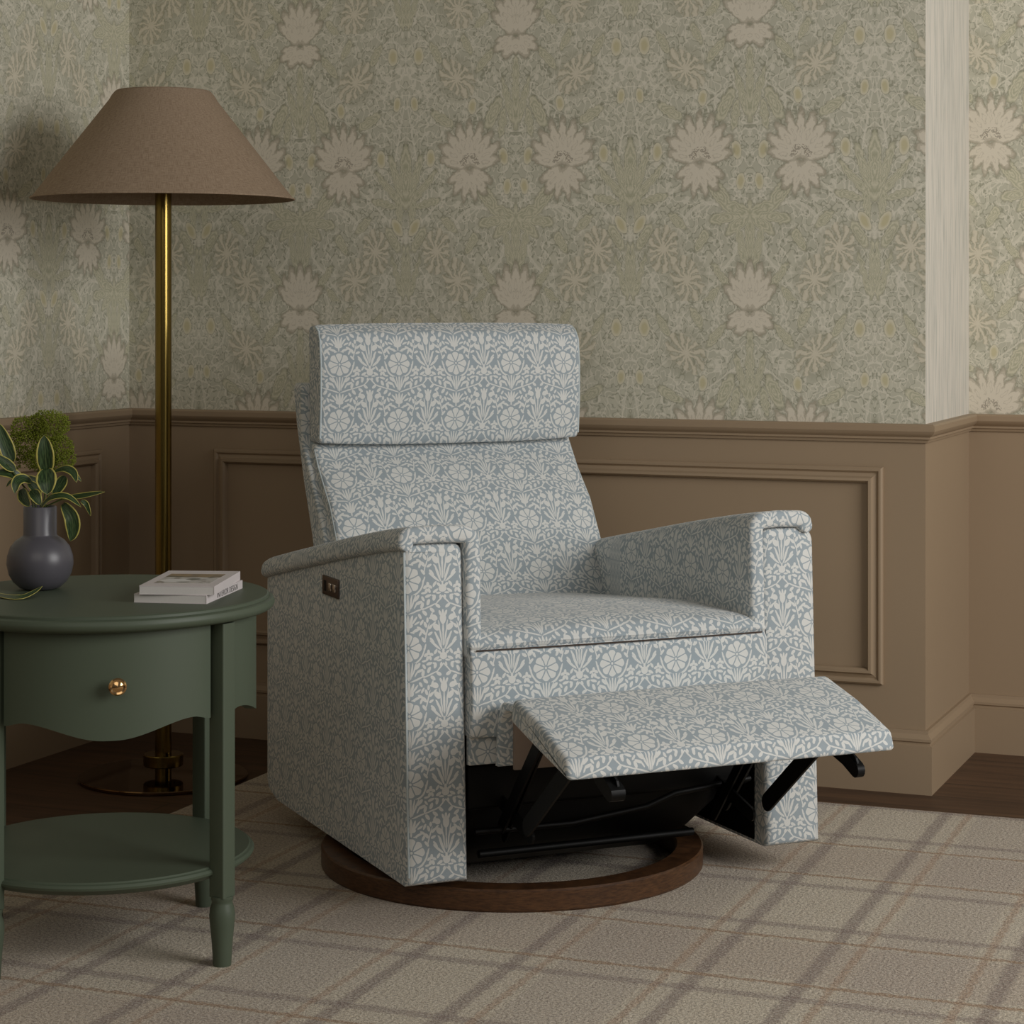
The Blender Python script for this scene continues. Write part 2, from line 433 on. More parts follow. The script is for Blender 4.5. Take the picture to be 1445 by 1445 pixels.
def pillow(name, prof, w0, w1, mat, parent, rnd=.02, crown=None, uvoff=(0, 0), nu=16, smooth=50, seg=5, start=0):
    """closed (v,z) profile swept along u from w0 to w1 with rounded ends"""
    N = vnormals(prof); us = []
    for k in range(seg+1):
        a = math.pi/2*k/seg; us.append((w0+rnd*(1-math.sin(a)), rnd*(1-math.cos(a))))
    us = us[::-1]; us = [(w0 + rnd*(1-math.cos(math.pi/2*k/seg)), rnd*(1-math.sin(math.pi/2*k/seg))) for k in range(seg+1)]
    for k in range(1, nu): us.append((w0+rnd+(w1-w0-2*rnd)*k/nu, 0))
    us += [(w0+w1-u, i) for u, i in reversed(us[:seg+1])]
    mid = (w0+w1)/2; hw = (w1-w0)/2
    rings = []
    for u, ins in us:
        r = []
        for j, (p, n) in enumerate(zip(prof, N)):
            d = -ins + (crown(p, n, (u-mid)/hw) if crown else 0)
            r.append((u, p[0]+n[0]*d, p[1]+n[1]*d))
        rings.append(r)
    V, Fs = rings_mesh(rings)
    n = len(prof); al = [0]
    for j in range(n): al.append(al[-1]+(Vector(prof[(j+1) % n])-Vector(prof[j])).length)
    uvs = []
    for i in range(len(rings)-1):
        for j in range(n):
            a, b = us[i][0]+uvoff[0], us[i+1][0]+uvoff[0]; c, d = al[j]-al[start]+uvoff[1], al[j+1]-al[start]+uvoff[1]
            uvs.append([(a, c), (a, d), (b, d), (b, c)])
    uvs.append([(V[i][1], V[i][2]) for i in Fs[-2]]); uvs.append([(V[i][1], V[i][2]) for i in Fs[-1]])
    Fs, uvs = fix_normals(V, Fs, uvs)
    return link(name, V, Fs, mat, parent, uvs, smooth)

def sweep_v(name, sec, stations, mat, parent, smooth=50):
    """closed (u, dz) section swept along v; stations = (v, zbase, inset); sec point may be absolute in z if flagged"""
    N = vnormals([(a, b) for a, b, *_ in sec]); rings = []
    for v, zb, ins in stations:
        r = []
        for (p, n) in zip(sec, N):
            z = p[1] if len(p) > 2 and p[2] else zb+p[1]
            r.append((p[0]-n[0]*ins, v, z-n[1]*ins))
        rings.append(r)
    V, Fs = rings_mesh(rings); Fs, _ = fix_normals(V, Fs)
    return link(name, V, Fs, mat, parent, box_uv(V, Fs), smooth)

def lathe(name, prof, mat, parent=None, loc=None, seg=48, smooth=40, arc=None, rotz=0):
    rings = [[(r*math.cos(2*math.pi*k/seg), r*math.sin(2*math.pi*k/seg), z) for k in range(seg)] for r, z in prof]
    closed = prof[0] == prof[-1]
    V, Fs = rings_mesh(rings, True, not closed)
    uvs = []
    for f in Fs:
        if len(f) == 4:
            i, j = f[0]//seg, f[0] % seg
            u0, u1 = j/seg*1.9, (j+1)/seg*1.9
            uvs.append([(u0, prof[i][1]), (u1, prof[i][1]), (u1, prof[i+1][1]), (u0, prof[i+1][1])])
        else: uvs.append([(V[i][0], V[i][1]) for i in f])
    Fs, uvs = fix_normals(V, Fs, uvs)
    return link(name, V, Fs, mat, parent, uvs, smooth, loc, rotz)

def box(name, lo, hi, mat, parent=None, bev=0.0, loc=None, rotz=0):
    x0, y0, z0 = lo; x1, y1, z1 = hi
    if bev <= 0:
        V = [(x, y, z) for z in (z0, z1) for x, y in ((x0, y0), (x1, y0), (x1, y1), (x0, y1))]
        Fs = [(3, 2, 1, 0), (4, 5, 6, 7), (0, 1, 5, 4), (1, 2, 6, 5), (2, 3, 7, 6), (3, 0, 4, 7)]
        return link(name, V, Fs, mat, parent, box_uv(V, Fs), None, loc, rotz)
    rings = []
    base = round_poly([(x0, y0), (x1, y0), (x1, y1), (x0, y1)], bev, 3); N = vnormals(base)
    for z, ins in ((z0, bev), (z0+bev*.3, bev*.3), (z0+bev, 0), (z1-bev, 0), (z1-bev*.3, bev*.3), (z1, bev)):
        rings.append([(p[0]-n[0]*ins, p[1]-n[1]*ins, z) for p, n in zip(base, N)])
    V, Fs = rings_mesh(rings); Fs, _ = fix_normals(V, Fs)
    return link(name, V, Fs, mat, parent, box_uv(V, Fs), 45, loc, rotz)

def tube(name, pts, r, mat, parent=None, seg=8, loc=None, taper=None):
    pts = [Vector(p) for p in pts]; rings = []; up = None
    for i, p in enumerate(pts):
        d = (pts[min(i+1, len(pts)-1)]-pts[max(i-1, 0)]).normalized()
        if up is None: up = Vector((0, 0, 1)) if abs(d.z) < .9 else Vector((1, 0, 0))
        s = d.cross(up).normalized(); up = s.cross(d).normalized()
        rr = r*(taper(i/(len(pts)-1)) if taper else 1)
        rings.append([tuple(p+s*rr*math.cos(2*math.pi*k/seg)+up*rr*math.sin(2*math.pi*k/seg)) for k in range(seg)])
    V, Fs = rings_mesh(rings); Fs, _ = fix_normals(V, Fs)
    return link(name, V, Fs, mat, parent, box_uv(V, Fs), 60, loc)

def bar(name, a, b, wid, th, mat, parent):
    """flat steel link in the local v-z plane, rounded ends, from a=(u,v,z) to b"""
    u = a[1-1]; d = Vector((b[1]-a[1], b[2]-a[2])); L = d.length; d.normalize(); n = Vector((-d.y, d.x)); out = []
    for c, s in ((Vector((a[1], a[2])), -1), (Vector((b[1], b[2])), 1)):
        for k in range(7):
            t = -math.pi/2+math.pi*k/6
            out.append(tuple(c+d*s*math.cos(t)*wid/2+n*s*math.sin(t)*wid/2))
    rings = [[(a[0]-th/2, p[0], p[1]) for p in out], [(b[0]+th/2, p[0], p[1]) for p in out]]
    V, Fs = rings_mesh(rings); Fs, _ = fix_normals(V, Fs)
    return link(name, V, Fs, mat, parent, box_uv(V, Fs), 30)

def struct(o): o['kind'] = 'structure'; return o

# ------------------------------------------------------------------ room
WA = math.radians(-22.26); E1 = Vector((math.cos(WA), math.sin(WA))); G1 = Vector((-math.sin(WA), math.cos(WA)))
A = Vector((-1.019, 5.8855)); B = Vector((.950, 5.0795)); Cc = B+G1*.532; D = Cc+E1*3.2; L0 = A-G1*4.2
P = [L0, A, B, Cc, D]
def room_normal(i):
    d = (P[i+1]-P[i]).normalized(); return Vector((d.y, -d.x))
NR = [room_normal(i) for i in range(4)]
def off_pt(i, d):
    if i == 0: return P[0]+NR[0]*d
    if i == 4: return P[4]+NR[3]*d
    a, b = NR[i-1], NR[i]; m = (a+b)/(1+a.dot(b)); return P[i]+m*d
SIDES = ['left', 'back', 'return', 'alcove']
uvS = {0: (lambda t: t+.074-.505+.505, .18), 1: (lambda t: t-.5+0.0, 0), 2: (lambda t: t, 0), 3: (lambda t: t+.36, 0)}
TOP = 2.7; DZ = .83
for i, sd in enumerate(SIDES):
    a, b = P[i], P[i+1]; Ln = (b-a).length; n = NR[i]
    V = []; Fs = []; uvs = []
    def s2u(s):
        if i == 0: return (s-Ln)+.074          # peony column .074 before the corner
        if i == 1: return s-.512
        if i == 3: return s+.42
        return s
    zo = {0: 1.132-.18+.0, 1: 1.132, 2: 0, 3: 1.20}[i]
    t = .12
    for (z0, z1) in ((0, DZ), (DZ, TOP)):
        k = len(V)
        for q, z in ((a, z0), (b, z0), (b, z1), (a, z1)): V.append((q.x, q.y, z))
        for q, z in ((a, z0), (b, z0), (b, z1), (a, z1)): V.append((q.x-n.x*t, q.y-n.y*t, z))
        Fs += [(k, k+1, k+2, k+3), (k+7, k+6, k+5, k+4)]
        uvs += [[(s2u(0), z0-zo), (s2u(Ln), z0-zo), (s2u(Ln), z1-zo), (s2u(0), z1-zo)], [(0, 0)]*4]
    o = link('wall_'+sd, V, Fs, [M['paint'], M['paper_streak'] if sd == 'return' else M['paper']], None, uvs)
    o.data.polygons[2].material_index = 1; o.data.polygons[3].material_index = 1
    struct(o)

def molding(name, i, prof, mat):
    ends = [[(off_pt(j, d).x, off_pt(j, d).y, z) for d, z in prof] for j in (i, i+1)]
    V, Fs = rings_mesh(ends); Fs, _ = fix_normals(V, Fs)
    return struct(link(name, V, Fs, mat, None, None, 25))
base_prof = [(0, 0), (.018, 0), (.018, .111), (.0125, .113), (.0125, .118), (.0165, .121), (.0165, .127), (.0125, .131), (.008, .137), (.007, .145), (0, .145)]
dado_prof = [(0, .806), (.006, .806), (.008, .812), (.013, .814), (.013, .819), (.017, .822), (.023, .827), (.026, .833), (.026, .845), (.022, .849), (0, .849)]
tn = 1
for i, sd in enumerate(SIDES):
    molding('baseboard_'+sd, i, base_prof, M['paint'])
    molding('trim_%d' % tn, i, dado_prof, M['paint']); tn += 1

def panel(i, s0, s1, z0, z1):
    global tn
    d = (P[i+1]-P[i]).normalized(); n = NR[i]
    prof = [(0, 0), (0, .009), (.004, .013), (.009, .013), (.012, .009), (.014, .007), (.022, .010), (.026, .017), (.032, .018), (.036, .012), (.038, 0)]
    rings = []
    for (s, z, a, b) in ((s0, z0, 1, 1), (s1, z0, -1, 1), (s1, z1, -1, -1), (s0, z1, 1, -1), (s0, z0, 1, 1)):
        r = []
        for w, h in prof:
            q = P[i]+d*(s+a*w)+n*h; r.append((q.x, q.y, z+b*w))
        rings.append(r)
    V, Fs = rings_mesh(rings, False, False)
    o = struct(link('trim_%d' % tn, V, Fs, M['paint'], None, None, 22)); tn += 1
LA = (A-L0).length
panel(0, LA-1.75, LA-.145, .2445, .7476)
panel(1, .262, 2.030, .2445, .7476)
panel(3, .30, 2.2, .2445, .7476)

# floor and rug (both laid along the walls)
TH = math.radians(-21.3); EE = Vector((math.cos(TH), math.sin(TH))); GG = Vector((-math.sin(TH), math.cos(TH)))
V = [(-5, -2, 0), (6, -2, 0), (6, 7.5, 0), (-5, 7.5, 0)]
fl = link('floor', V, [(0, 1, 2, 3)], M['floor'], None, [[(Vector((x, y)).dot(E1), Vector((x, y)).dot(G1)+.03) for x, y, _ in V]])
struct(fl)
ed0, gd1 = -2.462, 4.872
def rugpt(e, g, z): q = EE*e+GG*g; return (q.x, q.y, z)
nx, ny = 60, 60; V = []; Fs = []; uvs = []
e1, g0 = ed0+3.4, gd1-3.4
cols = [ed0]+[ed0+.006]+[ed0+.02+(e1-ed0-.04)*k/nx for k in range(nx+1)]+[e1-.006, e1]
rows = [g0]+[g0+.006]+[g0+.02+(gd1-g0-.04)*k/ny for k in range(ny+1)]+[gd1-.006, gd1]
for j, gg in enumerate(rows):
    for i, ee in enumerate(cols):
        m = min(i, j, len(cols)-1-i, len(rows)-1-j)
        z = (0.0005, .009, .012)[min(m, 2)]
        V.append(rugpt(ee+(random.uniform(-.002, .002) if m == 0 else 0), gg+(random.uniform(-.002, .002) if m == 0 else 0), z))
for j in range(len(rows)-1):
    for i in range(len(cols)-1):
        k = j*len(cols)+i; f = (k, k+1, k+1+len(cols), k+len(cols)); Fs.append(f)
        uvs.append([(cols[q % len(cols)], rows[q//len(cols)]) for q in f])
rug = link('area_rug', V, Fs, M['rug'], None, uvs, 60)
tag(rug, 'beige wool rug with brown and ochre plaid lines on the wooden floor', 'rug')
RZ = .012

# ------------------------------------------------------------------ recliner
TC = math.radians(23.5); O = Vector((.2095, 4.167, 0))
ch = empty('recliner_chair', O, TC, 'pale blue floral recliner armchair with raised footrest on a round wooden base', 'armchair')
FB = M['fabric']
def arm_top(v):           # height of the arm line
    t = max(0, min(1, v/.86)); return .718-.012*t-.130*t**1.15
def arm(side):
    s = side
    def lean(v, z): return v+.026*(z-.07)/.63*max(0, 1-v/.5)      # the chair tips back a little
    out_u, in_u = .434, .313
    def top(v): return arm_top(v)-.019
    prof_v = [(0.0, .015), (.002, .009), (.006, .004), (.014, 0)]
    # panel body
    sec_pts = round_poly([(out_u, -.012, .018 if s < 0 else .034), (out_u, -1, 0), (in_u, -1, 0), (in_u, -.012, .026)], .02, 6)
    zbot = lambda v: .068 + (.05*max(0, (v-.80)/.075)**2 if v > .80 else 0) - .0*v
    rings = []
    vs = prof_v+[(.014+(.84-.014)*k/14, 0) for k in range(1, 15)]+[(.858, .002), (.868, .007), (.873, .014)]
    N = vnormals(sec_pts)
    for v, ins in vs:
        r = []
        for p, n in zip(sec_pts, N):
            u = p[0]-n[0]*ins
            z = zbot(v)+ins if p[1] < -.5 else top(v)+p[1]-n[1]*ins
            r.append((s*u, lean(v, z), z))
        rings.append(r)
    V, Fs = rings_mesh(rings); Fs, _ = fix_normals(V, Fs)
    uvs = box_uv(V, Fs)
    uvs = [[(a+(.52*s), b+.02) for a, b in f] for f in uvs]
    body = link('arm', V, Fs, FB, ch, uvs, 40)
    # draped pad
    oo, ii = (.441 if s < 0 else .422), .283
    keep = []
    def sec(v, ins):
        T = arm_top(v); zb = .47; cx_, ci = oo-.011, ii+.016
        path = [(cx_, T-.043)]
        def corner(px_, pz, r, d0, d1, n=6):
            for k in range(n+1):
                q = k/n; a = (px_+d0[0]*r, pz+d0[1]*r); b = (px_+d1[0]*r, pz+d1[1]*r)
                path.append(((1-q)**2*a[0]+2*q*(1-q)*px_+q*q*b[0], (1-q)**2*a[1]+2*q*(1-q)*pz+q*q*b[1]))
        corner(cx_, T-.016, .014, (0, -1), (-1, 0)); path.append(((cx_+ci)/2, T-.0145)); corner(ci, T-.016, .024, (1, 0), (0, -1), 8)
        for k in range(1, 7): path.append((ci, T-.04+(zb-(T-.04))*k/6))
        al = [0]
        for k in range(1, len(path)): al.append(al[-1]+math.hypot(path[k][0]-path[k-1][0], path[k][1]-path[k-1][1]))
        # extra stations near both ends so that they close round
        def pt(x):
            x = max(0, min(al[-1], x)); k = 0
            while k < len(al)-2 and al[k+1] < x: k += 1
            f = (x-al[k])/(al[k+1]-al[k]); return path[k][0]+(path[k+1][0]-path[k][0])*f, path[k][1]+(path[k+1][1]-path[k][1])*f
        e = [0, .0006, .002, .005, .009, .014]
        if not keep: keep.extend(k for k, x in enumerate(al) if .02 < x < al[-1]-.02)
        xs = e+[al[k] for k in keep]+[al[-1]-x for x in reversed(e)]
        L_, R2 = [], []
        for x in xs:
            p = pt(x); a = pt(x-.002); b = pt(x+.002); d = Vector((b[0]-a[0], b[1]-a[1])).normalized(); nn = (-d.y, d.x)
            m = min(x, al[-1]-x); t = (.0165-ins)*math.sqrt(max(0.02, 1-(1-min(1, m/.012))**2))
            L_.append((s*(p[0]+nn[0]*t), lean(v, p[1]+nn[1]*t), p[1]+nn[1]*t)); R2.append((s*(p[0]-nn[0]*t), lean(v, p[1]-nn[1]*t), p[1]-nn[1]*t))
        return L_+R2[::-1]
    st = [(-.010, .0100), (-.0085, .0060), (-.005, .002), (0, .0005), (.008, 0)]+[(.008+(.845-.008)*k/16, 0) for k in range(1, 17)]+[(.862, .002), (.874, .005), (.880, .010)]
    rings = [sec(v, i) for v, i in st]
    V, Fs = rings_mesh(rings, True, False); m_ = len(rings[0]); last = (len(rings)-1)*m_
    for k in range(m_//2-1):
        a, b, c, d = k, k+1, m_-2-k, m_-1-k
        Fs.append((d, c, b, a)); Fs.append((last+a, last+b, last+c, last+d))
    Fs, _ = fix_normals(V, Fs)
    # uv by arc length around the section so the print runs over the top
    uvs = box_uv(V, Fs); uvs = [[(a+(.52*s if abs(a) < .6 else 0)+.03, b+.05) for a, b in f] for f in uvs]
    link('arm_pad', V, Fs, FB, body, uvs, 50)
    # seam along the front edge of the outer side
    if s < 0: tube('front_seam', [(s*(out_u-.0035), lean(.0035, z), z) for z in (.085, .2, .4, .6, .672)], .0021, M['welt'], body, 6)
    box('inner_lining', (min(s*.309, s*.312), .05, .075), (max(s*.309, s*.312), .84, .44), M['blackboard'], body)
    return body
arm_l = arm(-1); arm_r = arm(1)
# power switch
sw = box('control_plate', (-.4385, .375, .545), (-.4335, .470, .583), M['gun'], arm_l, .0015)
for vv in (.392, .418): box('button', (-.4415, vv-.008, .556), (-.438, vv+.008, .572), M['chrome'], sw, .0012)
box('port', (-.4392, .445, .553), (-.4382, .458, .574), M['ink'], sw)

# seat
sp = [(-.002, .328, .012), (-.007, .40, 0), (-.003, .478, .004), (.005, .4885, .002), (-.001, .496, .004), (.020, .512, .02), (.25, .512, 0), (.665, .475, .01), (.69, .34, .01)]
sp = densify(round_poly(sp, .01, 4), .02)
def seat_crown(p, n, q):
    k = max(0, 1-q*q)
    if n[1] > .4 and p[1] > .47: return .022*k**.6*min(1, max(0, (p[0]+.01)/.06))
    if n[0] < -.5 and p[1] < .48: return .010*k
    return 0
pillow('seat_cushion', sp, -.311, .311, FB, ch, .005, seat_crown, (.03, .02), 24, 40)

# back cushion
bp = [(.640, .44, 0), (.695, .52, 0), (.735, .59, 0), (.795, .685, 0), (.880, .768, 0), (.906, .812, .012), (.955, .822, .01), (.955, .80, 0), (.88, .72, 0), (.80, .60, 0), (.73, .44, .01)]
bp = densify(round_poly(bp, .01, 4), .025)
def back_crown(p, n, q):
    if n[0] > .2: return 0
    k = max(0, 1-q*q)**.5
    return .028*k*(1 if p[1] < .75 else max(.3, 1-(p[1]-.75)/.08))
pillow('back_cushion', bp, -.312, .312, FB, ch, .009, back_crown, (.0, .04), 24, 50)
# headrest
hp = [(.866, .818, .014), (.858, .90, 0), (.857, .99, 0), (.866, 1.055, .02), (.900, 1.079, .02), (.945, 1.075, .014), (.940, .95, 0), (.935, .82, .01)]
hp = densify(round_poly(hp, .012, 5), .022)
def head_crown(p, n, q):
    k = max(0, 1-abs(q)**3)
    if n[0] < -.3: return .020*k*math.sin(math.pi*max(0, min(1, (p[1]-.80)/.28)))**.6
    if n[1] > .4: return .004*k
    return 0
hr = pillow('headrest', hp, -.312, .316, FB, ch, .010, head_crown, (.0, .09), 24, 50)
# shell behind
shp = [(.66, .30, 0), (.70, .47, 0), (.80, .64, 0), (.885, .75, 0), (.94, .82, 0), (.945, .945, .012), (1.013, .950, .014), (1.000, .90, 0), (.987, .854, 0), (.937, .731, 0), (.878, .616, 0), (.82, .45, 0), (.80, .30, 0)]
shp = densify(round_poly(shp, .01, 4), .03)
pillow('back_shell', shp, -.326, .326, FB, ch, .010, None, (.04, .0), 8, 45)
# welts
def welt(par, pts): tube('piping', pts, .0026, M['welt'], par, 7)
for s, w_ in ((-1, .3095), (1, .3135)):
    welt(hr, [(s*w_, .867, .83), (s*w_, .861, .90), (s*w_, .860, .99), (s*w_, .867, 1.045), (s*(w_-.001), .880, 1.064), (s*(w_-.001), .90, 1.074)])
bc = [o for o in ch.children if o.name == 'back_cushion'][0]
for s in (-1, 1):
    welt(bc, [(s*.309, .655, .466), (s*.309, .698, .522), (s*.309, .737, .590), (s*.309, .797, .685), (s*.309, .881, .768), (s*.309, .905, .803)])
sc_ = [o for o in ch.children if o.name == 'seat_cushion'][0]
tube('seam', [(-.30+.60*k/20, -.0005-.009*(1-(2*k/20-1)**2)*.7, .4885) for k in range(21)], .0016, M['gun'], sc_, 6)

# footrest
fp = [(-.196, .393, .014), (-.205, .437, .014), (-.32, .408, 0), (-.428, .371, .014), (-.442, .334, .010), (-.32, .362, 0)]
fp = densify(round_poly(fp, .012, 5), .02)
fr = pillow('footrest', fp[::-1], -.318, .318, FB, ch, .010, lambda p, n, q: (.007*max(0, 1-q*q)**.5*max(0, 1-abs((p[0]+.32)/.13)**2) if n[1] > .4 else 0), (.03, .0), 20, 50)
# flap that joins seat and footrest
flap = pillow('flap', densify(round_poly([(.018, .275, .004), (.012, .335, 0), (.03, .335, 0), (.03, .275, 0)], .004, 3), .02), -.308, -.235, FB, ch, .004, None, (0, 0), 4)
fl2 = [(-.180, .392, 0), (-.10, .387, 0), (-.045, .384, .02), (-.022, .36, .02), (-.010, .275, .004), (.002, .275, 0), (-.006, .36, .02), (-.03, .398, .02), (-.10, .402, 0), (-.18, .407, 0)]
pillow('calf_flap', densify(round_poly(fl2, .01, 4), .02), -.262, .262, FB, ch, .004, None, (0, 0), 8)
box('calf_board', (-.238, -.035, .272), (.262, -.027, .372), M['beige'], ch)

# mechanism
mech = box('swivel_mechanism', (-.300, .045, .185), (.300, .70, .272), M['black'], ch, .008)
rings = []
for z, w, v0, v1 in ((.19, .285, .08, .66), (.15, .280, .085, .64), (.10, .245, .11, .60), (.058, .21, .16, .55)):
    rings.append([(a-.03*(.19-z)/.13, b, z) for a, b in round_poly([(-w-.03*(.19-z)/.13, v0), (w-.02, v0), (w-.02, v1), (-w, v1)], .03, 3)])
V, Fs = rings_mesh(rings); Fs, _ = fix_normals(V, Fs)
link('turntable', V, Fs, M['black'], mech, None, 40)
tube('cross_rod', [(-.29, .03, .150), (-.1, .015, .152), (.06, .02, .168), (.12, .02, .188), (.29, .03, .20)], .006, M['black'], mech)
tube('tube_rail', [(-.27, .06, .10), (.18, .06, .10)], .008, M['black'], mech)
for s in (-1, 1):
    bar('link', (s*.236, -.185, .392), (s*.236, .03, .155), .026, .005, M['black'], mech)
    bar('link', (s*.247, -.325, .352), (s*.247, -.112, .186), .034, .005, M['black'], mech)
    bar('link', (s*.228, -.085, .160), (s*.228, .16, .225), .026, .005, M['black'], mech)
    bar('link', (s*.222, .05, .13), (s*.222, -.12, .33), .020, .004, M['black'], mech)
    bar('footrest_bracket', (s*.232, -.205, .385), (s*.232, -.435, .322), .032, .004, M['black'], mech)
    bar('footrest_bracket', (s*.245, -.400, .332), (s*.225, -.445, .312), .026, .006, M['black'], mech)
# ring base
RC = (-.093, .311)
wr = lathe('wooden_ring', [(.325, RZ), (.377, RZ), (.380, RZ+.004), (.380, RZ+.038), (.377, RZ+.042), (.329, RZ+.042), (.325, RZ+.038), (.325, RZ)], M['ringwood'], ch, (RC[0], RC[1], 0), 96, 35)
box('cross_bar', (RC[0]-.33, RC[1]+.05, RZ+.012), (RC[0]+.33, RC[1]+.11, RZ+.034), M['black'], ch, .004)
box('cross_bar', (RC[0]-.03, RC[1]-.02, RZ+.012), (RC[0]+.03, RC[1]+.33, RZ+.034), M['black'], ch, .004)
lathe('swivel_hub', [(.10, RZ+.03), (.10, .06), (.06, .06), (.06, RZ+.03)][::1], M['black'], ch, (RC[0], RC[1], 0), 32)

# ------------------------------------------------------------------ side table
TT = Vector((-.713, 3.862, 0)); TR = math.radians(12.5)
st = empty('side_table', (TT.x, TT.y, 0), TR, 'round dark green side table with one scalloped drawer and a lower shelf', 'table')
GR = M['green']
ZT = .617
lathe('tabletop', [(0.001, .589), (.280, .589), (.286, .591), (.290, .592), (.2945, .595), (.297, .600), (.297, .604), (.2945, .609), (.291, .611), (.287, .6115), (.2865, .6155), (.284, .617), (.001, .617)], GR, st, None, 128, 30)
def curved_panel(name, c, half, r0, r1, parent, mat, zt=.5885, n=36):
    rings = []
    for k in range(n+1):
        ph = math.radians(c-half+2*half*k/n); t = abs(2*k/n-1)
        sm = lambda a, b, x: (lambda q: q*q*(3-2*q))(max(0, min(1, (x-a)/(b-a))))
        zb = .411+.027*sm(.05, .80, t)-.007*sm(.80, 1, t)
        co, si = math.cos(ph), math.sin(ph)
        rings.append([(r0*co, r0*si, zb), (r1*co-.0*co, r1*si, zb), (r1*co, r1*si, zt), (r0*co, r0*si, zt)])
    V, Fs = rings_mesh(rings); Fs, _ = fix_normals(V, Fs)
    return link(name, V, Fs, mat, parent, None, 30)
dr = curved_panel('drawer', -90, 39.8, .244, .2635, st, GR)
for c in (0, 90, 180): curved_panel('apron', c, 41.5, .246, .2645, st, GR)
lathe('drawer_box', [(.001, .45), (.242, .45), (.242, .588), (.001, .588)], GR, st, None, 48)
kn = lathe('knob', [(.001, 0), (.009, 0), (.009, .002), (.005, .004), (.005, .012), (.010, .015), (.0142, .018), (.0145, .021), (.012, .0235), (.009, .0225), (.006, .024), (.001, .0255)], M['brass_knob'], dr, None, 32, 40)
kn.rotation_euler = (math.pi/2, 0, 0); kn.location = (.012, -.2625, .502)
sh = lathe('shelf', [(.001, .156), (.246, .156), (.252, .159), (.256, .163), (.260, .166), (.261, .170), (.258, .174), (.254, .1755), (.252, .178), (.001, .178)], GR, st, None, 128, 30)
for c in (-135, -45, 45, 135):
    ph = math.radians(c); co, si = math.cos(ph), math.sin(ph); h = .0158
    pts = []
    R_ = .2675
    sq = round_poly([(-h, -h), (h, -h), (h, h), (-h, h)], .003, 3)
    rings = [[(R_*co+a*co-b*si, R_*si+a*si+b*co, z) for a, b in sq] for z in (.128, .130, .588)]
    lg_v, lg_f = rings_mesh(rings); lg_f, _ = fix_normals(lg_v, lg_f)
    # groove strips on both outer faces
    leg = link('leg', lg_v, lg_f, GR, st, None, 35)
    ft = lathe('foot', [(.001, RZ), (.0150, RZ), (.0155, RZ+.003), (.0175, .05), (.0205, .080), (.0218, .096), (.0205, .108), (.0178, .116), (.0172, .120), (.0188, .123), (.0188, .129), (.001, .129)], GR, leg, (R_*co, R_*si, 0), 32, 40)

# ------------------------------------------------------------------ books
def book(name, fl_, ang, w, d, h, z, label):
    o = empty(name, (fl_[0], fl_[1], z), ang, label, 'book', None)
    box('page_block', (.0004, .0004, .0010), (w-.0008, d-.0004, h-.0010), M['pages'], o)
    c = bpy.data.meshes
    cv = box('cover', (0, 0, h-.0010), (w, d, h), M['cover'], o)
    box('back_cover', (0, 0, 0), (w, d, .0010), M['cover'], o)
    box('spine', (w-.0008, 0, .0010), (w, d, h-.0010), M['cover'], o)
    return o, cv
b1, _ = book('book', (-.642, 3.754), math.radians(-9.5), .128, .213, .0145, ZT, 'lower white book with the thin black title INTERIOR DESIGN on its spine')
tx = bpy.data.curves.new('spine_title', 'FONT'); tx.body = 'INTERIOR DESIGN'; tx.size = .0150; tx.extrude = .0001; tx.align_x = 'LEFT'; tx.offset = -.00030
to = bpy.data.objects.new('spine_title', tx); C.objects.link(to); to.parent = b1
tx.materials.append(M['ink']); bpy.context.view_layer.update()
tm = bpy.data.meshes.new_from_object(to); bpy.data.objects.remove(to); tw = max(v.co.x for v in tm.vertices)
to = bpy.data.objects.new('spine_title', tm); C.objects.link(to); to.parent = b1
to.location = (.1283, .060, .0022); to.rotation_euler = (math.pi/2, 0, math.pi/2); to.scale = (.122/tw, 1.0, 1)
b2, cv = book('book', (-.6315, 3.745), math.radians(-4.6), .129, .216, .0150, ZT+.0145, 'upper white book with a beige interior photo on its cover')
g = G('cover_photo'); uvn = g.obj(); xx, yy, _ = g.sep(uvn)
n = g.noise(uvn, 38, 3)
c = g.mix(g.ramp(yy, .118, .128), srgb(196, 192, 188), srgb(150, 128, 100))
c = g.mix(g.ramp(n, .50, .58, 0, .7), c, srgb(118, 108, 96))
sofa = g.ell(uvn, (.045, .075, 0, .028, .022)); c = g.mix(g.ramp(sofa, .9, 1.0, 1, 0), c, srgb(222, 220, 218))
dark = g.union(uvn, [(.072, .095, 30, .014, .012), (.030, .128, 0, .022, .006), (.098, .118, 70, .010, .005), (.062, .055, 0, .012, .006)])
c = g.mix(g.ramp(g.math('ADD', dark, g.math('MULTIPLY', n, .6)), 1.0, 1.35, .8, 0), c, srgb(72, 78, 68))
mp = g.out(c, .4, 0, .5)
box('cover_picture', (.016, .036, .0150), (.113, .168, .0152), mp, b2)

# ------------------------------------------------------------------ vase and plants
VY = 3.93; VX = (56.5-CX)*VY/F
va = tag(lathe('vase', [(.001, 0), (.026, 0), (.036, .004), (.047, .014), (.055, .028), (.0587, .046), (.0575, .060), (.052, .076), (.043, .087), (.033, .0935), (.0305, .095), (.0292, .098), (.0292, .146), (.0278, .1475), (.0265, .146), (.0265, .10), (.02, .09), (.001, .085)], M['vase'], None, (VX, VY, ZT), 64, 50),
         'round dark grey vase with a wide straight neck on the green side table', 'vase')

